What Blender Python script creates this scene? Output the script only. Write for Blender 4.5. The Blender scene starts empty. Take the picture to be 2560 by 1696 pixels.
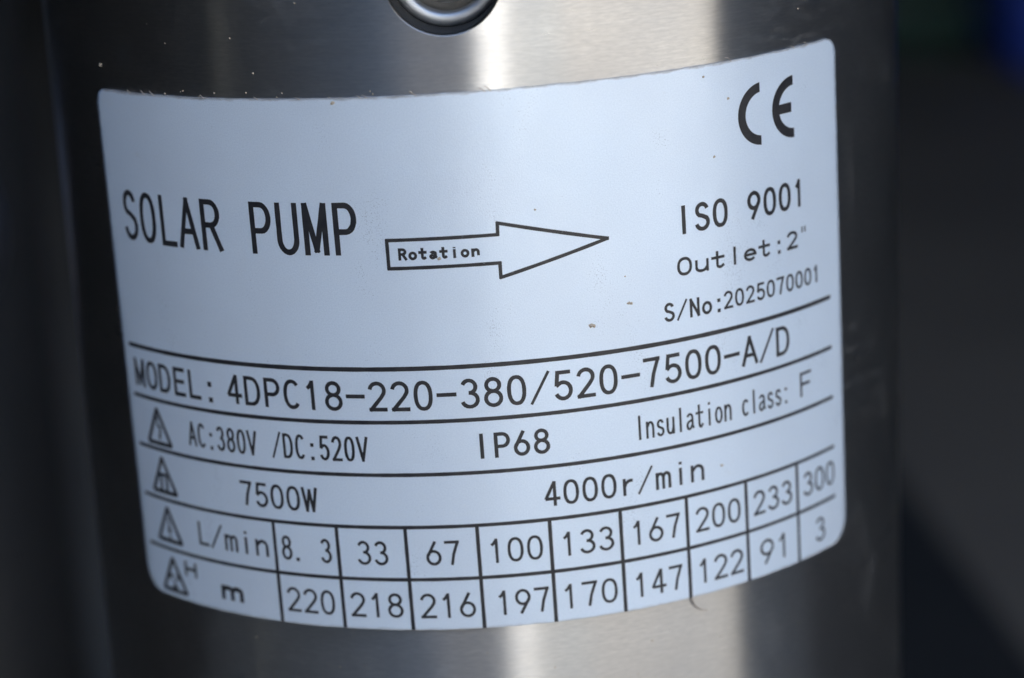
import bpy, bmesh, math, random
from mathutils import Vector, Matrix
random.seed(7)
S = 0.048            # radius of the pump tube at the nameplate, metres
ZC = 0.50            # height of the camera above the floor
SC = bpy.context.scene
COL = SC.collection

# ------------------------------------------------------------------ camera
def make_camera():
    D, P, Y, R = 5.50804, -0.272574, 0.009834, -0.05228
    fx = 5.784449
    cp, sp, cy, sy, cr, sr = math.cos(P), math.sin(P), math.cos(Y), math.sin(Y), math.cos(R), math.sin(R)
    fw = Vector((sy*cp, cy*cp, sp)); rt = Vector((cy, -sy, 0)); up = rt.cross(fw)
    r2 = rt*cr + up*sr; u2 = -rt*sr + up*cr
    cam = bpy.data.cameras.new("camera"); ob = bpy.data.objects.new("camera", cam); COL.objects.link(ob)
    ob.matrix_world = Matrix(((r2.x, u2.x, -fw.x, 0), (r2.y, u2.y, -fw.y, -D*S), (r2.z, u2.z, -fw.z, ZC), (0, 0, 0, 1)))
    cam.sensor_width = 36; cam.lens = fx*1000*36/2560
    cam.clip_start = 0.02; cam.clip_end = 200
    cam.dof.use_dof = True; cam.dof.focus_distance = 4.68*S
    cam.dof.aperture_fstop = 13.6; cam.dof.aperture_blades = 0
    SC.camera = ob
make_camera()

# ------------------------------------------------------------------ light
SUN_EL = math.radians(52); SUN_AZ = math.radians(-16)   # azimuth from +Y towards +X: the sun stands behind the pump
w = bpy.data.worlds.new("World"); SC.world = w; w.use_nodes = True
nt = w.node_tree
sky = nt.nodes.new('ShaderNodeTexSky'); sky.sky_type = 'NISHITA'; sky.sun_disc = False
sky.sun_elevation = SUN_EL; sky.sun_rotation = SUN_AZ; sky.air_density = 1.2; sky.dust_density = 0.8
bg = nt.nodes['Background']; bg.inputs[1].default_value = 0.15
nt.links.new(sky.outputs[0], bg.inputs[0])
sl = bpy.data.lights.new("sun", 'SUN'); sl.energy = 5.0; sl.angle = math.radians(0.53); sl.color = (1.0, 0.95, 0.88)
so = bpy.data.objects.new("sun", sl); COL.objects.link(so)
dv = Vector((math.sin(SUN_AZ)*math.cos(SUN_EL), math.cos(SUN_AZ)*math.cos(SUN_EL), math.sin(SUN_EL)))
so.rotation_euler = dv.to_track_quat('Z', 'Y').to_euler(); so.location = (0, 0, 6)
SC.view_settings.view_transform = 'Standard'; SC.view_settings.look = 'None'
SC.view_settings.exposure = 2.22; SC.view_settings.gamma = 1.0
SC.render.engine = 'CYCLES'
SC.cycles.max_bounces = 8; SC.cycles.diffuse_bounces = 4; SC.cycles.glossy_bounces = 5
SC.cycles.use_denoising = True
SC.cycles.sample_clamp_indirect = 6

# ------------------------------------------------------------------ node helpers
class NT:
    def __init__(s, name):
        s.m = bpy.data.materials.new(name); s.m.use_nodes = True; s.t = s.m.node_tree
        s.p = s.t.nodes['Principled BSDF']
    def n(s, ty, **kw):
        o = s.t.nodes.new(ty)
        for k, v in kw.items(): setattr(o, k, v)
        return o
    def l(s, a, b): s.t.links.new(a, b)
    def noise(s, vec, scale, detail=3, rough=.5):
        o = s.n('ShaderNodeTexNoise'); o.inputs['Scale'].default_value = scale
        o.inputs['Detail'].default_value = detail; o.inputs['Roughness'].default_value = rough
        s.l(vec, o.inputs['Vector']); return o.outputs['Fac']
    def mapping(s, vec, scale, loc=(0, 0, 0), rot=(0, 0, 0)):
        o = s.n('ShaderNodeMapping'); o.inputs['Scale'].default_value = scale
        o.inputs['Location'].default_value = loc; o.inputs['Rotation'].default_value = rot
        s.l(vec, o.inputs['Vector']); return o.outputs[0]
    def rng(s, v, a, b, c, d, smooth=False):
        o = s.n('ShaderNodeMapRange'); o.clamp = True
        if smooth: o.interpolation_type = 'SMOOTHSTEP'
        s.l(v, o.inputs[0])
        for i, x in enumerate((a, b, c, d)): o.inputs[i+1].default_value = x
        return o.outputs[0]
    def math(s, op, a, b):
        o = s.n('ShaderNodeMath', operation=op)
        for i, x in enumerate((a, b)):
            if isinstance(x, (int, float)): o.inputs[i].default_value = x
            else: s.l(x, o.inputs[i])
        return o.outputs[0]
    def mix(s, f, a, b):
        o = s.n('ShaderNodeMix', data_type='RGBA')
        for i, x in ((0, f), (6, a), (7, b)):
            if isinstance(x, (int, float)): o.inputs[i].default_value = x
            elif isinstance(x, tuple): o.inputs[i].default_value = (*x, 1)
            else: s.l(x, o.inputs[i])
        return o.outputs[2]
    def bump(s, h, strength, dist):
        o = s.n('ShaderNodeBump'); o.inputs['Strength'].default_value = strength; o.inputs['Distance'].default_value = dist
        s.l(h, o.inputs['Height']); return o.outputs[0]
def simple(name, col, rough=.6, metal=0., noise=None, spec=.5):
    m = NT(name); m.p.inputs['Roughness'].default_value = rough; m.p.inputs['Metallic'].default_value = metal
    m.p.inputs['Specular IOR Level'].default_value = spec
    if noise:
        tc = m.n('ShaderNodeTexCoord'); f = m.noise(tc.outputs['Object'], noise[0], 5, .6)
        f = m.rng(f, .3, .7, 0, 1)
        m.l(m.mix(f, col, noise[1]), m.p.inputs['Base Color'])
        m.l(m.bump(f, .3, noise[2] if len(noise) > 2 else .002), m.p.inputs['Normal'])
    else: m.p.inputs['Base Color'].default_value = (*col, 1)
    return m.m

# brushed stainless steel; the UV map holds (arc, height) in tube radii
def steel_mat():
    m = NT('brushed_steel'); p = m.p
    uvn = m.n('ShaderNodeUVMap'); uvn.uv_map = 'UVMap'; uv = uvn.outputs[0]
    p.inputs['Metallic'].default_value = 1.0
    fine = m.noise(m.mapping(uv, (7, 420, 1)), 1, 3, .6)         # hair-fine lines running round the tube
    mid = m.noise(m.mapping(uv, (1.3, 150, 1), (3, 7, 0), (0, 0, .006)), 1, 3, .6)
    blot = m.noise(m.mapping(uv, (3.0, 5.0, 1)), 1, 4, .6)
    short = m.noise(m.mapping(uv, (38, 210, 1), (1, 2, 0)), 1, 4, .65)
    c = m.mix(m.rng(mid, .2, .8, 0, 1), (.57, .555, .53), (.69, .67, .64))
    c = m.mix(m.rng(fine, .25, .75, 0, .35), c, (.48, .465, .44))
    c = m.mix(m.rng(short, .3, .68, 0, .8), c, (.44, .435, .425))
    c = m.mix(m.rng(blot, .35, .7, 0, .6), c, (.46, .445, .425))
    r = m.math('ADD', m.rng(mid, .2, .8, .275, .305), m.rng(blot, .2, .8, -.02, .03))
    r = m.math('ADD', r, m.rng(short, .2, .8, -.012, .012))
    p.inputs['Anisotropic'].default_value = 1.0
    tn = m.n('ShaderNodeTangent', direction_type='RADIAL', axis='Z'); m.l(tn.outputs[0], p.inputs['Tangent'])
    p.inputs['Anisotropic Rotation'].default_value = ANISO_ROT
    h = m.math('ADD', m.math('MULTIPLY', fine, .5), m.math('MULTIPLY', short, 1.0))
    m.l(m.bump(h, .16, .00003), p.inputs['Normal'])
    # dust: smeared patches and scattered pale specks
    d1 = m.noise(m.mapping(uv, (5, 4, 1), (2.2, .4, 0), (0, 0, .7)), 1, 6, .65)
    d1 = m.rng(d1, .56, .78, 0, .09, True)
    d2 = m.noise(m.mapping(uv, (14, 40, 1), (5, 1, 0), (0, 0, .35)), 1, 5, .7)
    d2 = m.math('MULTIPLY', m.rng(d2, .50, .80, 0, .16, True), m.rng(m.noise(uv, 1.7, 3), .45, .62, 0, 1))
    dust = m.math('MINIMUM', m.math('ADD', d1, d2), 1.0)
    m.l(m.mix(dust, c, (.62, .60, .57)), p.inputs['Base Color'])
    m.l(m.math('SUBTRACT', 1.0, dust), p.inputs['Metallic'])
    m.l(m.math('ADD', r, m.math('MULTIPLY', dust, .3)), p.inputs['Roughness'])
    return m.m
ANISO_ROT = 0.25

def label_mat():
    m = NT('nameplate_foil'); p = m.p
    uvn = m.n('ShaderNodeUVMap'); uvn.uv_map = 'UVMap'; uv = uvn.outputs[0]
    sx = m.n('ShaderNodeSeparateXYZ'); m.l(uv, sx.inputs[0])
    flake = m.noise(m.mapping(uv, (1, 1, 1)), 330, 2, .6)
    broad = m.noise(uv, 3.5, 4, .55)
    col = m.mix(m.rng(flake, .3, .7, 0, 1), (.645, .745, .860), (.745, .845, .950))
    col = m.mix(m.rng(broad, .35, .75, 0, .35), col, (.63, .69, .77))
    # grime along the cut edge (distance to edge is stored in a second map)
    un2 = m.n('ShaderNodeUVMap'); un2.uv_map = 'edge'; s2 = m.n('ShaderNodeSeparateXYZ'); m.l(un2.outputs[0], s2.inputs[0])
    gn = m.noise(m.mapping(uv, (22, 60, 1)), 1, 4, .6)
    e = m.math('ADD', s2.outputs[0], m.rng(gn, .3, .7, -.0025, .003))
    g = m.rng(e, .000, .0055, .7, 0)
    topside = m.rng(sx.outputs[1], -1.3, -.8, .45, 1)
    g = m.math('MULTIPLY', g, topside)
    st = m.noise(m.mapping(uv, (9, 9, 1), (4.1, 2.3, 0)), 1, 6, .7)
    st2 = m.math('MULTIPLY', m.rng(st, .66, .78, 0, .22), 1)
    col = m.mix(st2, col, (.50, .45, .38))
    col = m.mix(g, col, (.20, .155, .115))
    # small specks stuck on the face
    vo = m.n('ShaderNodeTexVoronoi'); vo.inputs['Scale'].default_value = 20; m.l(uv, vo.inputs['Vector'])
    sel = m.n('ShaderNodeSeparateColor'); m.l(vo.outputs['Color'], sel.inputs[0])
    sp = m.math('MULTIPLY', m.rng(vo.outputs['Distance'], .03, .075, 1, 0), m.rng(sel.outputs[0], .95, .97, 0, .45))
    spc = m.mix(m.rng(sel.outputs[1], .4, .6, 0, 1), (.16, .13, .12), (.9, .88, .82))
    col = m.mix(sp, col, spc)
    m.l(col, p.inputs['Base Color'])
    p.inputs['Metallic'].default_value = LABEL_METAL
    m.l(m.math('ADD', m.rng(flake, .3, .7, LABEL_ROUGH-.04, LABEL_ROUGH+.05), m.rng(m.noise(m.mapping(uv, (6, 3, 1), (1, 5, 0), (0, 0, .5)), 1, 5, .65), .35, .7, -.05, .06)), p.inputs['Roughness'])
    wave = m.noise(m.mapping(uv, (5, 2.2, 1), (7, 3, 0)), 1, 2, .4)
    b1 = m.n('ShaderNodeBump'); b1.inputs['Strength'].default_value = .5; b1.inputs['Distance'].default_value = .00035; m.l(wave, b1.inputs['Height'])
    b2 = m.n('ShaderNodeBump'); b2.inputs['Strength'].default_value = .28; b2.inputs['Distance'].default_value = .00005; m.l(flake, b2.inputs['Height']); m.l(b1.outputs[0], b2.inputs['Normal'])
    m.l(b2.outputs[0], p.inputs['Normal'])
    return m.m
LABEL_METAL = 0.24; LABEL_ROUGH = 0.34

def ink_mat():
    m = NT('black_ink'); p = m.p
    tc = m.n('ShaderNodeTexCoord')
    n1 = m.noise(tc.outputs['Object'], 4000, 2)
    n2 = m.noise(tc.outputs['Object'], 900, 3, .6); n3 = m.noise(tc.outputs['Object'], 2600, 2, .5)
    c = m.mix(m.rng(n2, .35, .7, 0, 1), (.011, .012, .016), (.030, .029, .031))
    m.l(m.mix(m.rng(n3, .74, .80, 0, .6), c, (.35, .38, .42)), p.inputs['Base Color'])
    p.inputs['Roughness'].default_value = .42; p.inputs['Specular IOR Level'].default_value = .5
    return m.m
STEEL = steel_mat(); FOIL = label_mat(); INK = ink_mat()
RINGM = NT('turned_steel'); RINGM.p.inputs['Metallic'].default_value = 1
_tc = RINGM.n('ShaderNodeTexCoord'); _n = RINGM.noise(_tc.outputs['Object'], 900, 4, .6)
RINGM.l(RINGM.mix(_n, (.42, .445, .48), (.56, .58, .61)), RINGM.p.inputs['Base Color'])
RINGM.l(RINGM.rng(_n, .3, .7, .42, .55), RINGM.p.inputs['Roughness']); RINGM.l(RINGM.bump(_n, .25, .0001), RINGM.p.inputs['Normal']); RINGM = RINGM.m
CUPM = simple('dull_cup_steel', (.20, .19, .18), .38, 1.0, (500, (.32, .30, .27), .0001))
GAP = simple('bore_shade_black', (.030, .029, .028), .7)  # black put on the steel bore to stand for its shade

# ------------------------------------------------------------------ object helpers
def link(name, me, mat, parent=None, smooth=True):
    o = bpy.data.objects.new(name, me); COL.objects.link(o)
    if mat: me.materials.append(mat)
    if parent: o.parent = parent
    if smooth:
        for f in me.polygons: f.use_smooth = True
    return o
def from_py(name, vs, fs, mat, parent=None, smooth=True):
    me = bpy.data.meshes.new(name); me.from_pydata([tuple(v) for v in vs], [], fs); me.update()
    return link(name, me, mat, parent, smooth)
def from_bm(name, bm, mat, parent=None, smooth=True):
    me = bpy.data.meshes.new(name); bmesh.ops.recalc_face_normals(bm, faces=bm.faces); bm.to_mesh(me); bm.free()
    return link(name, me, mat, parent, smooth)
def empty(name, loc, label, cat, group=None):
    o = bpy.data.objects.new(name, None); COL.objects.link(o); o.location = loc; o.empty_display_size = .05
    o['label'] = label; o['category'] = cat
    if group: o['group'] = group
    return o
def tag(o, label, cat, group=None):
    o['label'] = label; o['category'] = cat
    if group: o['group'] = group
    return o
def box(bm, x0, x1, y0, y1, z0, z1, bev=0):
    r = bmesh.ops.create_cube(bm, size=1)
    for v in r['verts']:
        v.co = Vector((x0+(v.co.x+.5)*(x1-x0), y0+(v.co.y+.5)*(y1-y0), z0+(v.co.z+.5)*(z1-z0)))
    if bev:
        es = list({e for v in r['verts'] for e in v.link_edges})
        bmesh.ops.bevel(bm, geom=es, offset=bev, segments=3, affect='EDGES', profile=.5)
def lathe(prof, n=64, cx=0, cy=0, cap=False):
    vs, fs = [], []
    for r, z in prof:
        for k in range(n):
            a = 2*math.pi*k/n; vs.append((cx+r*math.cos(a), cy+r*math.sin(a), z))
    for i in range(len(prof)-1):
        for k in range(n):
            a, b = i*n+k, i*n+(k+1) % n; fs.append((a, b, b+n, a+n))
    if cap:
        fs.append(tuple(range(n))[::-1]); fs.append(tuple((len(prof)-1)*n+k for k in range(n)))
    return vs, fs

def cyl(u, z, r=1.0):           # u = arc in radii from the front line, z = height in radii below/above the camera
    return Vector((math.sin(u)*r*S, -math.cos(u)*r*S, ZC+z*S))
AL = 0.01953
CA, SA = math.cos(AL), math.sin(AL)
def lab(u, v, r=1.0):           # nameplate coordinates: stuck on very slightly askew
    return cyl(u*CA-v*SA, u*SA+v*CA, r)

# ------------------------------------------------------------------ the pump
PUMP = empty('solar_pump', (0, 0, 0), 'upright brushed stainless steel pump tube with a large silver nameplate across its front', 'pump')
RC = 0.9955                      # the tube itself, in S
HOLE_U, HOLE_Z, HOLE_R = -0.0535, -0.523, 0.1130

def build_casing():
    # a grid round the tube with a square window that is closed by a fan ending on the round hole
    vs, fs, uvs = [], [], []
    NSQ = 12; hs = 0.20
    us = [HOLE_U-hs+2*hs*i/NSQ for i in range(NSQ+1)]
    rest = 2*math.pi-2*hs; NR = 150
    us += [HOLE_U+hs+rest*(i+1)/NR for i in range(NR-1)]
    zs = [-9.9+ i*.3 for i in range(int((9.9+HOLE_Z-hs)/.3)+1)]
    zs = [z for z in zs if z < HOLE_Z-hs-.05] + [HOLE_Z-hs+2*hs*i/NSQ for i in range(NSQ+1)] + [HOLE_Z+hs+.15+.3*i for i in range(8)]
    j0 = zs.index(HOLE_Z-hs)
    nu = len(us); idx = {}
    def add(u, z, r=RC):
        vs.append(cyl(u, z, r)); uvs.append((u, z)); return len(vs)-1
    for j, z in enumerate(zs):
        for i, u in enumerate(us):
            if j0 < j < j0+NSQ and 0 < i < NSQ: continue
            idx[i, j] = add(u, z)
    fuv = []
    for j in range(len(zs)-1):
        for i in range(nu):
            if j0 <= j < j0+NSQ and i < NSQ: continue
            i2 = (i+1) % nu
            fs.append((idx[i, j], idx[i2, j], idx[i2, j+1], idx[i, j+1]))
            wrap = 2*math.pi if i2 == 0 else 0
            fuv.append([(us[i], zs[j]), (us[i2]+wrap, zs[j]), (us[i2]+wrap, zs[j+1]), (us[i], zs[j+1])])
    # move the texture seam to the back of the tube
    fuv = [[(a-2*math.pi, b) for a, b in q] if q[0][0] > HOLE_U+math.pi else q for q in fuv]
    # square boundary loop, counter-clockwise
    loop = [(i, j0) for i in range(NSQ)]+[(NSQ, j0+k) for k in range(NSQ)]+[(NSQ-i, j0+NSQ) for i in range(NSQ)]+[(0, j0+NSQ-k) for k in range(NSQ)]
    prev = [(idx[a], (us[a[0]], zs[a[1]])) for a in loop]
    n = len(prev); K = 6
    # rim: rings from the square in to the hole, then a rounded edge turning inwards, then the bore wall
    rings = [(t, 0) for t in [k/K for k in range(1, K+1)]]
    first = [p[1] for p in prev]
    for t, dr in rings:
        cur = []
        for (qu, qz) in first:
            a = math.atan2(qz-HOLE_Z, qu-HOLE_U)
            cu, cz = HOLE_U+(HOLE_R+.006)*math.cos(a), HOLE_Z+(HOLE_R+.006)*math.sin(a)
            u, z = qu+(cu-qu)*t, qz+(cz-qz)*t
            cur.append((add(u, z), (u, z)))
        for k in range(n):
            k2 = (k+1) % n
            fs.append((prev[k][0], prev[k2][0], cur[k2][0], cur[k][0])); fuv.append([prev[k][1], prev[k2][1], cur[k2][1], cur[k][1]])
        prev = cur
    prev = [(add(q[1][0], q[1][1]), q[1]) for q in prev]      # own vertices: the rim starts with a crease
    for dr, rr in ((-.0006, .0052), (-.0025, .0045), (-.007, .0040)):
        cur = []
        for (qu, qz) in first:
            a = math.atan2(qz-HOLE_Z, qu-HOLE_U)
            u, z = HOLE_U+(HOLE_R+rr)*math.cos(a), HOLE_Z+(HOLE_R+rr)*math.sin(a)
            cur.append((add(u, z, RC+dr), (u, z)))
        for k in range(n):
            k2 = (k+1) % n
            fs.append((prev[k][0], prev[k2][0], cur[k2][0], cur[k][0])); fuv.append([prev[k][1], prev[k2][1], cur[k2][1], cur[k][1]])
        prev = cur
    me = bpy.data.meshes.new('casing'); me.from_pydata([tuple(v) for v in vs], [], fs); me.update()
    uvl = me.uv_layers.new(name='UVMap')
    for f, q in zip(me.polygons, fuv):
        for li, c in zip(f.loop_indices, q): uvl.data[li].uv = c
    return link('casing', me, STEEL, PUMP)
build_casing()
# foot and head of the tube
zb = ZC-9.9*S; zt = ZC+(HOLE_Z+.20+.15+2.1)*S
v_, f_ = lathe([(.60*S, zb-.024), (.92*S, zb-.024), (1.02*S, zb-.020), (1.02*S, zb-.003), (.99*S, zb+.0), (.90*S, zb+.0005)], 96, cap=True)
from_py('end_cap', v_, f_, RINGM, PUMP)
v_, f_ = lathe([(.96*S, zt-.0005), (1.03*S, zt), (1.03*S, zt+.02), (.9*S, zt+.032), (.55*S, zt+.036), (.55*S, zt+.06), (.45*S, zt+.06)], 96, cap=True)
from_py('discharge_head', v_, f_, RINGM, PUMP)

# recessed screw in the hole: bore sleeve coloured black for shade, bright turned lip, hollow cup
def radial_solid(name, prof, mat, n=72, parent=None):
    # prof: list of (radius in S, outward offset from tube surface in S); axis runs along the surface normal at the hole
    nrm = Vector((math.sin(HOLE_U), -math.cos(HOLE_U), 0)); t1 = Vector((math.cos(HOLE_U), math.sin(HOLE_U), 0)); t2 = Vector((0, 0, 1))
    c = cyl(HOLE_U, HOLE_Z, RC)
    vs, fs = [], []
    for r, d in prof:
        for k in range(n):
            a = 2*math.pi*k/n; vs.append(c+(t1*math.cos(a)*r+t2*math.sin(a)*r+nrm*d)*S)
    for i in range(len(prof)-1):
        for k in range(n):
            a, b = i*n+k, i*n+(k+1) % n; fs.append((a, a+n, b+n, b))
    fs.append(tuple((len(prof)-1)*n+k for k in range(n)))
    return from_py(name, vs, fs, mat, parent or PUMP)
radial_solid('bore_shade', [(.1145, -.0035), (.1138, -.006), (.1136, -.11), (.105, -.120), (.10, -.16)], GAP)
lip = [(.1130, -.150)]
for k in range(17):
    a = math.pi*(0-.02+k/16*1.04)
    lip.append((.0985+.0145*math.cos(a), -.098+.010*math.sin(a)))
lip.append((.0840, -.150))
SCREW = radial_solid('screw', lip, RINGM)
radial_solid('cup', [(.0842, -.115)]+[(.0838*math.cos(a), -.120-.06*math.sin(a)) for a in [math.pi/2*k/12 for k in range(12)]], CUPM, parent=SCREW)

# ------------------------------------------------------------------ the nameplate
UL, UR, VT, VB = -0.9625, 0.8518, -0.7512, -1.8842
def build_plate():
    NU, rows = 150, []
    def inset(d, r):            # how far the corner arc moves in at distance d from the edge
        return 0 if d >= r else r-math.sqrt(max(0, r*r-(r-d)**2))
    rT, rB = .036, .056
    ds = [0]+[rT*(1-math.cos(math.pi/2*k/8)) for k in range(1, 9)]
    db = [0]+[rB*(1-math.cos(math.pi/2*k/9)) for k in range(1, 10)]
    vv = [VT-d for d in ds]+[VT-rT+(VB+rB-(VT-rT))*k/70 for k in range(1, 70)]+[VB+d for d in db[::-1]]
    vs, uvs, ed = [], [], []
    th = .0045
    for v in vv:
        dT, dB = VT-v, v-VB
        a = max(inset(dT, rT), inset(dB, rB))
        uL, uR = UL+a, UR-a
        for i in range(NU+1):
            t = i/NU; u = uL+(uR-uL)*t
            jit = 0
            vv_ = v
            if dT == 0: vv_ = v+random.uniform(-.0005, .0005)
            if dB == 0: vv_ = v+random.uniform(-.0005, .0005)
            vs.append(lab(u, vv_, 1.0)); uvs.append((u, vv_)); ed.append(min(u-UL, UR-u, VT-v, v-VB) if a == 0 else min(dT, dB, i/NU*(uR-uL)+.0, (1-i/NU)*(uR-uL)))
    W = NU+1; fs = []
    for j in range(len(vv)-1):
        for i in range(NU):
            fs.append((j*W+i, (j+1)*W+i, (j+1)*W+i+1, j*W+i+1))
    nf = len(fs)
    per = [i for i in range(W)]+[j*W+NU for j in range(1, len(vv))]+[(len(vv)-1)*W+i for i in range(NU-1, -1, -1)]+[j*W for j in range(len(vv)-2, 0, -1)]
    base = len(vs)
    for q in per:
        u, v = uvs[q]; vs.append(lab(u, v, 1.0-th)); uvs.append((u, v)); ed.append(-.004)
    m = len(per)
    for k in range(m):
        a, b = per[k], per[(k+1) % m]; fs.append((a, b, base+(k+1) % m, base+k))
    me = bpy.data.meshes.new('nameplate'); me.from_pydata([tuple(v) for v in vs], [], fs); me.update()
    u1 = me.uv_layers.new(name='UVMap'); u2 = me.uv_layers.new(name='edge')
    for lp in me.loops:
        u1.data[lp.index].uv = uvs[lp.vertex_index]; u2.data[lp.index].uv = (ed[lp.vertex_index], 0)
    o = link('nameplate', me, FOIL, PUMP)
    for f in me.polygons:
        if f.index >= nf: f.use_smooth = False
    return o
PLATE = build_plate(); PLATE['label'] = 'silver foil nameplate with rounded corners, black print and a ruled table'

# ------------------------------------------------------------------ printing: every stroke is a ribbon of ink on the plate
_layer = [0]
class Ink:
    def __init__(s): s.vs = []; s.fs = []; s.k = 0
    def ribbon(s, pts, w, closed=False):
        s.k += 1
        h = 1.0+.00022+.00003*(s.k % 9)+_layer[0]*.0003
        # resample
        P = [Vector((a, b)) for a, b in pts]
        if closed: P = P+[P[0]]
        Q = [P[0]]
        for a, b in zip(P, P[1:]):
            L = (b-a).length; n = max(1, math.ceil(L/.02))
            for i in range(1, n+1): Q.append(a+(b-a)*i/n)
        if closed: Q = Q[:-1]
        n = len(Q); base = len(s.vs)
        for i in range(n):
            a = Q[i-1] if (i > 0 or closed) else None
            b = Q[(i+1) % n] if (i < n-1 or closed) else None
            d1 = (Q[i]-a).normalized() if a is not None else None
            d2 = (b-Q[i]).normalized() if b is not None else None
            if d1 is None: d1 = d2
            if d2 is None: d2 = d1
            t = d1+d2
            if t.length < 1e-6: t = d1
            t.normalize(); nn = Vector((-t.y, t.x)); c = max(.45, nn.dot(Vector((-d1.y, d1.x))))
            ww = w/2/c*(1+random.uniform(-.05, .05))
            for sg in (1, -1):
                q = Q[i]+nn*ww*sg; s.vs.append(lab(q.x, q.y, h))
        for i in range(n if closed else n-1):
            a = base+2*i; b = base+2*((i+1) % n); s.fs.append((a, a+1, b+1, b))
    def stroke(s, pts, w):      # splits a polyline at sharp corners and lets the pieces overlap like pen strokes
        P = [Vector(p) for p in pts]; cur = [P[0]]
        segs = []
        for i in range(1, len(P)):
            cur.append(P[i])
            if i < len(P)-1:
                d1 = (P[i]-P[i-1]).normalized(); d2 = (P[i+1]-P[i]).normalized()
                ang = math.acos(max(-1, min(1, d1.dot(d2))))
                if ang > math.radians(50):
                    segs.append((cur, ang)); cur = [P[i]]
        segs.append((cur, 0)); prev = 0
        for c, a in segs:
            c = list(c)
            e0 = w*.48 if 0 < prev < 2.0 else w*.1 if prev else (w*.46 if (c[1]-c[0]).length > 1.6*w else 0)
            e1 = w*.48 if 0 < a < 2.0 else w*.1 if a else (w*.46 if (c[-1]-c[-2]).length > 1.6*w else 0)
            c[0] = c[0]-(c[1]-c[0]).normalized()*e0; c[-1] = c[-1]+(c[-1]-c[-2]).normalized()*e1
            s.ribbon([(p.x, p.y) for p in c], w); prev = a
    def poly(s, pts):
        s.k += 1; h = 1.0+.00022+.00003*(s.k % 9); base = len(s.vs)
        for a, b in pts: s.vs.append(lab(a, b, h))
        s.fs.append(tuple(range(base, base+len(pts))))
    def build(s, name, label=None):
        o = from_py(name, s.vs, s.fs, INK, PLATE, smooth=False)
        if label: o['label'] = label
        return o

def E(cx, cy, rx, ry, a0, a1, n=14, e=1.0):
    out = []
    for i in range(n+1):
        a = math.radians(a0+(a1-a0)*i/n); c, s_ = math.cos(a), math.sin(a)
        out.append((cx+rx*math.copysign(abs(c)**e, c), cy+ry*math.copysign(abs(s_)**e, s_)))
    return out
OVAL = ('c', E(.5, .5, .5, .5, 90, 450, 28, .86)[:-1])
XH = .70
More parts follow.
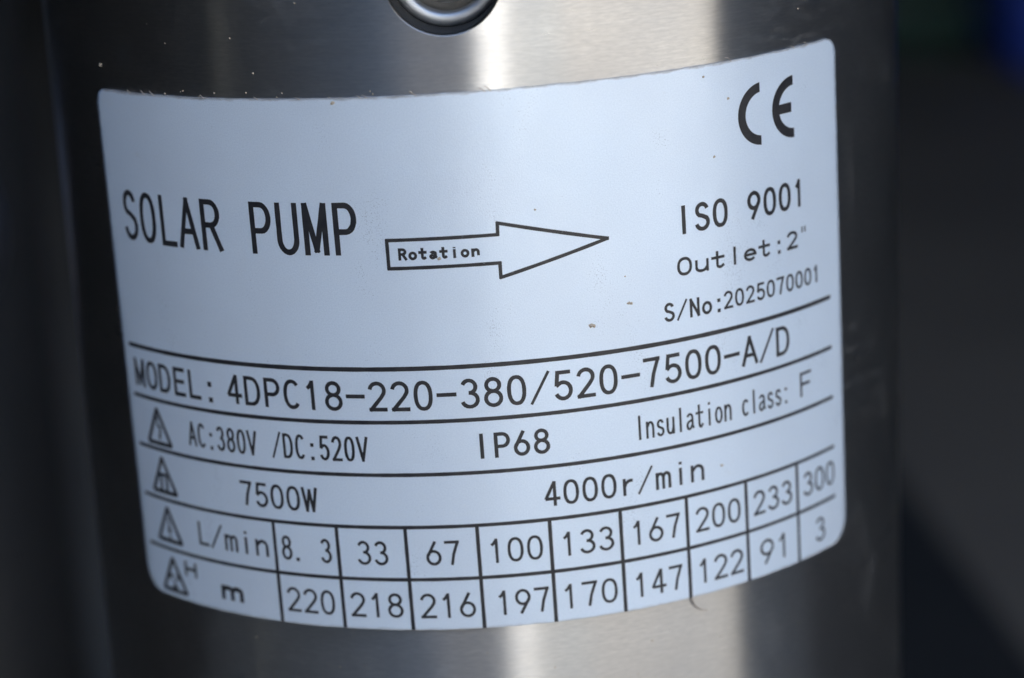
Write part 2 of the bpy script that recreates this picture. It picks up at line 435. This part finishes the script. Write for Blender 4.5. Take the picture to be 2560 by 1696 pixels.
# glyph: (ink left, ink right, ink bottom, ink top, strokes) in cell units; strokes normalised to the ink box
G = {
 '0': (.08, .90, 0, 1, [OVAL]), 'O': (.07, .92, 0, 1, [OVAL]),
 '1': (.19, .60, 0, 1, [[(0, .76), (.45, .84), (.96, 1)], [(1, 1), (1, 0)]]),
 '2': (.08, .90, 0, 1, [E(.49, .73, .49, .27, 172, -28, 12)+[(.75, .46), (.02, 0)], [(.0, 0), (1, 0)]]),
 '3': (.09, .90, 0, 1, [E(.46, .76, .44, .24, 160, -75, 12)+[(.42, .53)], [(.42, .53)]+E(.48, .265, .52, .265, 75, -165, 14)]),
 '4': (.07, .92, 0, 1, [[(.70, 0), (.70, 1)], [(.66, 1), (0, .27), (1, .27)]]),
 '5': (.08, .90, 0, 1, [[(.90, 1), (.16, 1), (.06, .50)]+E(.49, .31, .51, .31, 140, -158, 16)]),
 '6': (.08, .90, 0, 1, [('c', E(.5, .30, .5, .30, 90, 450, 22)[:-1]), [(.62, 1), (.10, .45)]]),
 '7': (.08, .88, 0, 1, [[(0, 1), (1, 1)], [(.98, 1), (.62, .45), (.46, 0)]]),
 '8': (.08, .90, 0, 1, [('c', E(.5, .77, .43, .23, 90, 450, 20)[:-1]), ('c', E(.5, .27, .5, .27, 90, 450, 22)[:-1])]),
 '9': (.08, .90, 0, 1, [('c', E(.5, .69, .5, .31, 90, 450, 22)[:-1]), [(.93, .56), (.36, 0)]]),
 'S': (.08, .90, 0, 1, [E(.5, .76, .44, .24, 12, 232, 14)+[(.5, .53)]+E(.5, .255, .5, .255, 42, -172, 14)]),
 'L': (.16, .92, 0, 1, [[(0, 1), (0, 0), (1, 0)]]),
 'A': (.03, .95, 0, 1, [[(0, 0), (.5, 1)], [(.5, 1), (1, 0)], [(.17, .32), (.83, .32)]]),
 'R': (.10, .95, 0, 1, [[(0, 0), (0, 1), (.48, 1)]+E(.48, .75, .46, .25, 88, -88, 12)+[(0, .5)], [(.50, .5), (1, 0)]]),
 'P': (.12, .92, 0, 1, [[(0, 0), (0, 1), (.52, 1)]+E(.52, .72, .48, .28, 88, -88, 12)+[(0, .44)]]),
 'U': (.10, .90, 0, 1, [[(0, 1), (0, .30)]+E(.5, .28, .5, .28, 180, 360, 14)+[(1, 1)]]),
 'M': (.07, .92, 0, 1, [[(0, 0), (0, 1)], [(.02, 1), (.5, .06)], [(.5, .06), (.98, 1)], [(1, 1), (1, 0)]]),
 'W': (.02, .97, 0, 1, [[(0, 1), (.26, 0)], [(.26, 0), (.5, .92)], [(.5, .92), (.74, 0)], [(.74, 0), (1, 1)]]),
 'V': (.04, .96, 0, 1, [[(0, 1), (.5, 0)], [(.5, 0), (1, 1)]]),
 'N': (.10, .90, 0, 1, [[(0, 0), (0, 1)], [(0, 1), (1, 0)], [(1, 0), (1, 1)]]),
 'I': (.42, .58, 0, 1, [[(.5, 0), (.5, 1)]]), 'l': (.45, .55, 0, 1, [[(.5, 0), (.5, 1)]]),
 'D': (.06, .90, 0, 1, [[(0, 0), (0, 1), (.40, 1)]+E(.40, .5, .60, .5, 88, -88, 18, .9)+[(0, 0)]]),
 'C': (.10, .92, 0, 1, [E(.52, .5, .52, .5, 42, 318, 24, .9)]),
 'E': (.14, .92, 0, 1, [[(1, 0), (0, 0), (0, 1), (1, 1)], [(0, .52), (.9, .52)]]),
 'F': (.16, .92, 0, 1, [[(0, 0), (0, 1), (1, 1)], [(0, .52), (.85, .52)]]),
 'H': (.08, .92, 0, 1, [[(0, 0), (0, 1)], [(1, 0), (1, 1)], [(0, .5), (1, .5)]]),
 '/': (.03, .95, -.05, 1.06, [[(0, 0), (1, 1)]]),
 '-': (.06, .93, .42, .58, [[(0, .5), (1, .5)]]),
 ':': (.40, .60, 0, 1, ['d', (.5, .06), (.5, .60)]), '.': (.20, .40, 0, 1, ['d', (.2, .06)]),
 '"': (.20, .58, .72, 1.12, [[(0, 0), (.0, 1)], [(1, 0), (1, 1)]]),
 'o': (.08, .92, 0, XH, [('c', E(.5, .5, .5, .5, 90, 450, 22)[:-1])]),
 't': (.05, .90, 0, .97, [[(.42, 1), (.42, .18)]+E(.66, .17, .24, .17, 185, 310, 8)+[(1, .14)], [(0, .66), (.95, .66)]]),
 'a': (.08, .95, 0, XH, [E(.42, .78, .38, .22, 165, 0, 10)+[(.80, .55), (.80, .20), (1, .02)], [(.80, .60), (.35, .52)]+E(.32, .25, .32, .25, 100, 300, 10)+[(.80, .28)]]),
 'i': (.45, .55, 0, 1.02, [[(.5, 0), (.5, .66)], [(.5, .88), (.5, 1)]]),
 'n': (.10, .90, 0, XH, [[(0, 0), (0, 1)], [(0, .68)]+E(.56, .62, .44, .38, 150, 5, 10)+[(1, 0)]]),
 'u': (.10, .90, 0, XH, [[(0, 1), (0, .36)]+E(.46, .34, .46, .34, 182, 320, 10)+[(1, .42)], [(1, 1), (1, 0)]]),
 'e': (.08, .92, 0, XH, [[(.02, .52), (1, .52)]+E(.5, .5, .5, .5, 4, 318, 22)]),
 's': (.12, .88, 0, XH, [E(.5, .76, .44, .24, 12, 225, 12)+E(.5, .255, .5, .255, 45, -168, 12)]),
 'c': (.10, .88, 0, XH, [E(.55, .5, .55, .5, 42, 318, 20)]),
 'r': (.24, .88, 0, XH, [[(0, 0), (0, 1)], [(0, .55)]+E(.75, .45, .72, .48, 165, 90, 8)+[(1, .93)]]),
 'm': (.06, .94, 0, XH, [[(0, 0), (0, 1)], [(0, .75)]+E(.26, .72, .24, .28, 150, 5, 8)+[(.5, 0)], [(.5, .75)]+E(.76, .72, .24, .28, 150, 5, 8)+[(1, 0)]]),
}
def text(s, uL, uR, v0, h, w, fix=None, wide=1.0):
    n = len(s); g0, g1 = G[s[0]], G[s[-1]]
    # solve cell pitch from the ink extents; narrow bars are centred on their cell
    def xl(g): return g[0]
    def xr(g): return g[1]
    p = (uR-uL)/((n-1)+xr(g1)-xl(g0)); u0 = uL-p*xl(g0)
    ink = Ink(); w *= 1.36 if w < .0052 else 1.42 if w < .008 else 1.27
    for i, ch in enumerate(s):
        if ch == ' ': continue
        a, b, c, d, st = G[ch]
        if ch == 'm' and n == 1: c, d = 0, 1
        x0, x1, y0, y1 = u0+p*(i+a), u0+p*(i+b), v0+h*c, v0+h*d
        if ch in 'Ili':
            x0 = x1 = (x0+x1)/2
        else: x0 += w/2; x1 -= w/2
        y0 += w/2; y1 -= w/2
        if ch == '-': y0 = y1 = v0+h*.5
        F = lambda q: (x0+(x1-x0)*q[0], y0+(y1-y0)*q[1])
        if st[0] == 'd':
            for q in st[1:]:
                cx, cy = (u0+p*(i+(a+b)/2), v0+h*q[1])
                ink.ribbon([(cx, cy-w*.62), (cx, cy+w*.62)], w*1.25)
            continue
        for q in st:
            ww = w*(.72 if ch == '/' else .62 if ch == '"' else 1)
            if isinstance(q, tuple) and q[0] == 'c': ink.ribbon([F(z) for z in q[1]], ww, True)
            else: ink.stroke([F(z) for z in q], ww)
    return ink
TX = [
('SOLAR PUMP', -.8978, -.2770, -1.0725, .1097, .0094, 'largest heading, black, at the upper left'),
('Rotation', -.1968, -.0320, -1.0849, .0255, .0042, 'small word inside the arrow'),
('ISO 9001', None, .7133, -1.0909, .0605, .0062, 'standard number under the CE mark'),
('Outlet:2"', .3779, .7277, -1.1772, .0390, .0046, 'outlet size line'),
('S/No:', .3430, .4766, -1.2690, .0405, .0046, None),
('2025070001', .4863, .7617, -1.2673, .0382, .0040, 'serial digits'),
('MODEL:', -.9222, -.6636, -1.4041, .0641, .0062, None),
('4DPC18-220-380/520-7500-A/D', -.6211, .6639, -1.4018, .0643, .0058, None),
('AC:380V', -.7492, -.5547, -1.5122, .0548, .0046, None),
('/DC:520V', -.5188, -.2952, -1.5109, .0545, .0046, None),
('IP68', None, .0824, -1.5111, .0548, .0054, None),
('Insulation class:', None, .6500, -1.5109, .0535, .0038, None),
('F', .6935, .7313, -1.5105, .0550, .0046, None),
('7500W', -.6120, -.4194, -1.6271, .0550, .0050, None),
('4000r/min', .0622, .4183, -1.6270, .0542, .0050, None),
('L/min', -.7497, -.5523, -1.7395, .0541, .0051, None),
('m', -.6961, -.6330, -1.8561, .0338, .0074, None),
('H', -.8097, -.7694, -1.8235, .0350, .0052, None),
('8. 3', -.5180, -.3989, -1.7399, .0549, .0046, None), ('33', -.3404, -.2729, -1.7393, .0538, .0046, None),
('67', -.1918, -.1207, -1.7400, .0540, .0046, None), ('100', -.0573, .0527, -1.7407, .0543, .0046, None),
('133', .0942, .2044, -1.7405, .0540, .0046, None), ('167', .2457, .3552, -1.7402, .0542, .0046, None),
('200', .3922, .5064, -1.7410, .0550, .0046, None), ('233', .5425, .6565, -1.7405, .0550, .0046, None),
('300', .6943, .8069, -1.7401, .0550, .0046, None),
('220', -.5165, -.4021, -1.8570, .0557, .0046, None), ('218', -.3661, -.2498, -1.8569, .0555, .0046, None),
('216', -.2131, -.0960, -1.8579, .0557, .0046, None), ('197', -.0490, .0590, -1.8578, .0552, .0046, None),
('170', .0899, .2055, -1.8582, .0555, .0046, None), ('147', .2455, .3549, -1.8580, .0556, .0046, None),
('122', .3948, .5086, -1.8585, .0560, .0046, None), ('91', .5563, .6289, -1.8590, .0570, .0046, None),
('3', .7323, .7657, -1.8590, .0560, .0046, None),
]
IBAR = {'ISO 9001': .3985, 'IP68': -.0580, 'Insulation class:': .2745}     # centre of the leading bar
for s, a, b, v0, h, wd, lb in TX:
    if a is None:
        c = IBAR[s]; n = len(s); p = (b-c)/((n-1)+G[s[-1]][1]-.5); a = c-.5*p+G['I'][0]*p
    o = text(s, a, b, v0, h, wd).build('lettering')
    if lb: o['label'] = lb

def rule(pts, w, name='printed_line'):
    k = Ink(); k.ribbon(pts, w); return k.build(name)
HL = [(-1.3119, .0072), (-1.4258, .0064), (-1.5400, .0062), (-1.6550, .0060), (-1.7710, .0060)]
for v, wd in HL: rule([(-.9360, v), (.8088, v)], wd*1.32)
_layer[0] = 1
for k in range(9):
    u = -.5339+.15095*k; rule([(u, -1.6552), (u, -1.8838)], .0080)
_layer[0] = 0
k = Ink(); A = [(-.2180, -1.0427), (.0063, -1.0427), (.0070, -1.0190), (.2290, -1.0740), (.0066, -1.1312), (.0066, -1.1010), (-.2180, -1.1010)]
for a, b in zip(A, A[1:]+A[:1]):
    a, b = Vector(a), Vector(b); d = (b-a).normalized()*.0028; k.ribbon([tuple(a-d), tuple(b+d)], .0074)
k.build('rotation_arrow', 'outlined arrow pointing right')
# conformity mark: two open rings of constant thickness, the second with a middle bar
def ce_arc(ink, cx, cy, ro, ri, uend):
    out, inn = [], []
    a0 = math.acos(max(-1, min(1, (uend-cx)/ro))); a1 = math.acos(max(-1, min(1, (uend-cx)/ri)))
    n = 30
    for i in range(n+1):
        t = i/n
        a = a0+(2*math.pi-2*a0)*t; out.append((cx+ro*math.cos(a), cy+ro*math.sin(a)))
        a = a1+(2*math.pi-2*a1)*t; inn.append((cx+ri*math.cos(a), cy+ri*math.sin(a)))
    ink.k += 1; h = 1.00024; base = len(ink.vs)
    for p in out+inn: ink.vs.append(lab(p[0], p[1], h))
    for i in range(n): ink.fs.append((base+i, base+i+1, base+n+1+i+1, base+n+1+i))
k = Ink(); ce_arc(k, .6075, -.8725, .0655, .0455, .6025); k.build('conformity_mark')
k = Ink(); ce_arc(k, .7010, -.8735, .0655, .0455, .6996)
k.ribbon([(.648, -.8738), (.6928, -.8738)], .0200); k.build('conformity_mark')
# four warning triangles
def tri(apex, y, x0, x1, w=.0098):
    k = Ink(); P = [apex, (x0, y), (x1, y)]
    for a, b in zip(P, P[1:]+P[:1]):
        a, b = Vector(a), Vector(b); d = (b-a).normalized()*.0015; k.ribbon([tuple(a-d), tuple(b+d)], w)
    return k
k = tri((-.8520, -1.4470), -1.5260, -.8930, -.8105)
k.ribbon([(-.8535, -1.4640), (-.8545, -1.4860)], .006); k.ribbon([(-.8555, -1.4860), (-.8435, -1.4860)], .006); k.ribbon([(-.8440, -1.4860), (-.8495, -1.5140)], .0065)
k.poly([(-.8552, -1.5080), (-.8500, -1.5195), (-.8450, -1.5080)]); k.build('warning_triangle', 'triangle with a lightning bolt')
k = tri((-.8522, -1.5590), -1.6380, -.8930, -.8105)
for u in (-.8625, -.8425): k.ribbon([(u, -1.6330), (u+.0015, -1.6160), (u, -1.6010)], .0085)
k.ribbon([(-.8670, -1.5980), (-.8380, -1.5980)], .0075); k.build('warning_triangle', 'triangle with upright bars')
k = tri((-.8520, -1.6750), -1.7515, -.8930, -.8105)
k.ribbon([(-.8525, -1.6960), (-.8508, -1.7200)], .0060); k.ribbon([(-.8508, -1.7200), (-.8500, -1.7340)], .0110)
k.ribbon([(-.8500, -1.7385), (-.8500, -1.7455)], .0075); k.build('warning_triangle', 'triangle with an exclamation mark')
k = tri((-.8520, -1.7930), -1.8690, -.8935, -.8100)
for a, b in ((-.8690, -1.8350), (-.8330, -1.8340), (-.8505, -1.8610)):
    k.poly([(a+.0085*math.cos(t*math.pi/5), b+.0080*math.sin(t*math.pi/5)) for t in range(10)])
k.ribbon([(-.8690, -1.8350), (-.8512, -1.8480)], .0032); k.ribbon([(-.8330, -1.8340), (-.8512, -1.8480)], .0032); k.ribbon([(-.8505, -1.8610), (-.8512, -1.8480)], .0032)
k.ribbon([(-.8690, -1.8330), (-.8330, -1.8325)], .0030); k.build('warning_triangle', 'triangle with three joined dots')

# ------------------------------------------------------------------ small things on the pump
def tube(name, pts, r, mat, taper=True, n=6):
    vs, fs = [], []
    for i, p in enumerate(pts):
        a = pts[max(0, i-1)]; b = pts[min(len(pts)-1, i+1)]; t = (b-a).normalized()
        x = t.cross(Vector((0, 1, 0.1))).normalized(); y = t.cross(x)
        rr = r*(1-.6*i/(len(pts)-1)) if taper else r
        for k in range(n):
            q = 2*math.pi*k/n; vs.append(p+(x*math.cos(q)+y*math.sin(q))*rr)
    for i in range(len(pts)-1):
        for k in range(n): a, b = i*n+k, i*n+(k+1) % n; fs.append((a, b, b+n, a+n))
    return vs, fs
HAIRM = simple('brown_fibre', (.38, .32, .26), .6)
pts = [lab(u, v, .998+.0035*abs(math.sin(i*1.3))) for i, (u, v) in enumerate([(.3735, -1.8850), (.3745, -1.8905), (.3775, -1.8985), (.3830, -1.9060), (.3900, -1.9125), (.3990, -1.9185), (.4100, -1.9220)])]
v_, f_ = tube('hair', pts, .0021*S, HAIRM)
tag(from_py('hair', v_, f_, HAIRM), 'short brown hair curling down from the lower edge of the nameplate, right of centre', 'hair')
FIB = simple('pale_fibre', (.50, .42, .34), .7)
vs, fs = [], []
def speck(u, v, r, rad=1.0, sx=1.3):
    c = lab(u, v, rad); n = Vector((math.sin(u), -math.cos(u), 0)); t = Vector((math.cos(u), math.sin(u), 0)); z = Vector((0, 0, 1)); b = len(vs)
    vs.append(c+n*r*S*.8)
    for k in range(6):
        a = k*math.pi/3+random.random()*.6; q = r*S*random.uniform(.7, 1.2); vs.append(c+t*math.cos(a)*q*sx+z*math.sin(a)*q)
    for k in range(6): fs.append((b, b+1+k, b+1+(k+1) % 6))
for q in ((.1841, -1.2509, .0050), (.190, -1.2525, .004), (.266, -1.2154, .0035), (.272, -1.2160, .003), (.0842, -.9984, .0022), (.2617, -1.1582, .0018), (-.1141, -1.0842, .004), (-.3050, -.7610, .0040), (.4630, -1.6050, .0036), (.4600, -.7750, .003), (.5190, -.8280, .0032), (.478, -.942, .003)):
    speck(q[0], q[1], q[2])
for i in range(15): speck(random.uniform(-.95, -.1), VT+random.uniform(-.002, .012), random.uniform(.0012, .0028), .9965)
speck(-.935, -.700, .0045, .9965)
for i in range(18): speck(random.choice((-1, -1, 1))*random.uniform(.25, 1.15), random.uniform(VT+.02, -.42), random.uniform(.0010, .0026), .9958)
for i in range(14): speck(random.uniform(-.9, .9), random.uniform(-2.15, VB-.04), random.uniform(.0010, .0022), .9958)
o = from_py('grit', vs, fs, simple('tan_grit', (.42, .35, .26), .8), None, smooth=False)
o['kind'] = 'stuff'; tag(o, 'tiny tan grains of dirt stuck on the nameplate and along its top edge', 'grit')
vs, fs = [], []
for i in range(15):
    u = random.uniform(-.90, .05) if i % 6 else random.uniform(.45, .8); a = random.uniform(-1.2, -.2); L = random.uniform(.003, .009)
    p0 = lab(u, VT-.002, 1.0005); p1 = lab(u+L*math.sin(a)*.8-.004, VT+L*.8, 1.002); p2 = lab(u+L*math.sin(a)-.008, VT+L*.9, .9985)
    a_, b_ = tube('f', [p0, p1, p2], .0009*S, None, n=4); k0 = len(vs); vs += a_; fs += [tuple(q+k0 for q in f) for f in b_]
o = from_py('lint', vs, fs, FIB); o['kind'] = 'stuff'; tag(o, 'fine pale lint fibres caught on the top edge of the nameplate', 'lint')

# ------------------------------------------------------------------ the setting: ground, and an unseen enclosure added to shape the tube's reflections
def struct(name, bm, mat, smooth=False):
    o = from_bm(name, bm, mat, None, smooth); o['kind'] = 'structure'; return o
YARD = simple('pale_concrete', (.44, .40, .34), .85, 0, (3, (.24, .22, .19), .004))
FLOOR = simple('dark_shade_floor', (.150, .118, .088), .8, 0, (2.2, (.10, .080, .062), .003))
WALL = simple('cream_reflector', (.32, .308, .285), .9, 0, (2.5, (.26, .25, .23), .004))
DARK = simple('blocker_dark', (.030, .026, .022), .8, 0, (6, (.012, .012, .013), .003))
WHITE = simple('white_reflector', (.92, .92, .91), .5, 0, (8, (.88, .88, .87), .001))
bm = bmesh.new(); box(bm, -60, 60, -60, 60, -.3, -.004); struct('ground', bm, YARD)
bm = bmesh.new(); box(bm, -1.0, 1.06, .05, 4.6, -.02, 0.0); struct('shade_floor', bm, FLOOR)  # added dark sheet, its colour standing in for ground in shade
def wallbox(name, x0, x1, y0, y1, z0, z1, mat):
    bm = bmesh.new(); box(bm, x0, x1, y0, y1, z0, z1); return struct(name, bm, mat)
RW = 1.06
wallbox('blocker_back', -.90, RW-.05, 4.6, 4.7, 0, 2.3, DARK)  # back and side walls: unseen, added to keep background and reflections dark
GREYB = simple('blocker_grey', (.30, .265, .235), .8, 0, (5, (.20, .18, .16), .003))
wallbox('blocker_left', -1.0, -.90, .3, 4.7, 0, 2.3, DARK)
wallbox('blocker_left_front', -1.0, -.90, -2.95, .297, 0, 1.95, DARK)  # unseen, added to darken the left-hand reflections
wallbox('blocker_front', -.897, .022, -1.75, -1.65, 0, 1.6, DARK)  # unseen, added to darken the steel left of the white streak
wallbox('blocker_right', RW-.05, RW, .3, 4.7, 0, 2.3, GREYB)
wallbox('blocker_right_front', RW-.05, RW, -.52, .297, 0, 1.45, GREYB)  # unseen, added to end the bright reflection in grey
wallbox('reflection_post', -.897, -.84, -.40, -.33, 0, 1.9, simple('olive_reflection', (.16, .145, .11), .7))  # unseen post added to put an olive band into the reflection
wallbox('blocker_top', -1.05, RW+.05, .25, 4.75, 2.305, 2.36, DARK)  # unseen cover added to block the sky and keep the background dark
# cream wall and white pillar added out of view to make the tube's bright reflections
def reflector_wall():
    t = empty('reflector_wall', (.45, -3.2, 0), 'cream wall added out of view to give the bright reflection in the tube', 'wall')
    bm = bmesh.new(); box(bm, .0, 6.2, -.15, 0, 0, 2.4, .01); o = from_bm('wall', bm, WALL, t, False)
    bm = bmesh.new(); box(bm, .12, .78, .003, .05, 0, 2.05, .006); d = from_bm('reflector_panel', bm, simple('grey_green_reflector', (.27, .285, .285), .6), t, False)  # grey panel added to vary the bright reflected band
    bm = bmesh.new(); box(bm, .70, .72, .053, .09, 1.0, 1.12, .004); from_bm('handle', bm, RINGM, d, False)
    bm = bmesh.new(); box(bm, -.02, 6.25, -.19, .04, 2.4, 2.46, .008); from_bm('coping', bm, YARD, t, False)
    return t
yw = reflector_wall(); yw.rotation_euler = (0, 0, math.radians(22))
wp = empty('streak_pillar', (.236, -3.25, 0), 'white square pillar added out of view to give the white streak in the tube', 'pillar')
bm = bmesh.new(); box(bm, -.165, .165, -.17, .17, 0, 2.5, .01); from_bm('shaft', bm, WHITE, wp, False)
bm = bmesh.new(); box(bm, -.19, .19, -.2, .2, 2.5, 2.58, .01); from_bm('cap', bm, WHITE, wp, False)

# ---- blurred things behind the pump
BLK = simple('black_plastic', (.013, .0125, .012), .85, 0, (60, (.018, .017, .016), .0005), .15)
def case():
    t = empty('equipment_case', (.04, .48, 0), 'low black case on the floor at lower right behind the pump', 'case')
    bm = bmesh.new(); box(bm, -.13, .13, -.20, .18, 0, .15, .012); from_bm('body', bm, BLK, t)
    bm = bmesh.new(); box(bm, -.135, .135, -.205, .185, .152, .185, .010); from_bm('lid', bm, BLK, t)
    bm = bmesh.new(); box(bm, -.03, .03, -.222, -.206, .12, .16, .004); from_bm('latch', bm, RINGM, t)
    t.rotation_euler = (0, 0, math.radians(3)); return t
case()
def jerrycan():
    m = simple('blue_plastic', (.028, .060, .30), .45, 0, (20, (.025, .06, .40), .001))
    t = empty('jerrycan', (.89, 2.72, 0), 'blue plastic can at the upper right edge, far out of focus', 'jerrycan')
    bm = bmesh.new(); box(bm, -.22, .22, -.14, .14, 0, .42, .03); from_bm('body', bm, m, t)
    v, f = lathe([(.035, .42), (.035, .45), (.042, .45), (.042, .48), (.0, .481)], 24, .12, 0); from_py('cap', v, f, BLK, t)
    bm = bmesh.new(); box(bm, -.12, .04, -.015, .015, .455, .48, .008); box(bm, -.12, -.095, -.015, .015, .42, .46); box(bm, .015, .04, -.015, .015, .42, .46); from_bm('handle', bm, m, t)
jerrycan()
def crate():
    m = simple('green_plastic', (.022, .052, .034), .5, 0, (20, (.014, .045, .026), .001))
    t = empty('crate', (.54, 2.95, 0), 'dark green slatted crate at the upper right behind the pump', 'crate')
    bm = bmesh.new(); box(bm, -.16, .16, -.12, .12, 0, .02); from_bm('base', bm, m, t)
    for z in (.03, .10, .17):
        for (x0, x1, y0, y1) in ((-.16, .16, -.125, -.11), (-.16, .16, .11, .125), (-.165, -.15, -.11, .11), (.15, .165, -.11, .11)):
            bm = bmesh.new(); box(bm, x0, x1, y0, y1, z, z+.045, .003); from_bm('slat', bm, m, t)
    for x in (-.158, .158):
        for y in (-.118, .118):
            bm = bmesh.new(); box(bm, x-.012, x+.012, y-.012, y+.012, 0, .23); from_bm('post', bm, m, t)
crate()
def pipe():
    m = simple('dark_grey_pipe', (.011, .0100, .009), .5, 0, (12, (.018, .017, .016), .0005), .3)
    t = empty('plastic_pipe', (-.150, .30, 0), 'dark grey upright pipe close behind the pump on the left', 'pipe')
    v, f = lathe([(.040, 0), (.040, .62), (.036, .62), (.036, .3)], 64); from_py('tube', v, f, m, t)
    v, f = lathe([(.041, 0), (.047, 0), (.047, .075), (.041, .08)], 64); from_py('coupling', v, f, BLK, t)
pipe()
def float_():
    m = simple('blue_grey_plastic', (.060, .062, .078), .4, 0, (30, (.06, .06, .08), .0005))
    t = empty('float_switch', (-.1045, .12, 0), 'small blue grey rounded float on a thin stand, cut by the left edge', 'float')
    prof = [(.002+.021*math.sin(math.pi*k/16), .4165-.021*math.cos(math.pi*k/16)) for k in range(17)]
    v, f = lathe(prof, 48); from_py('bulb', v, f, m, t)
    v, f = lathe([(.018, 0), (.018, .006), (.003, .010), (.003, .397)], 32, cap=True); from_py('stand', v, f, BLK, t)
float_()
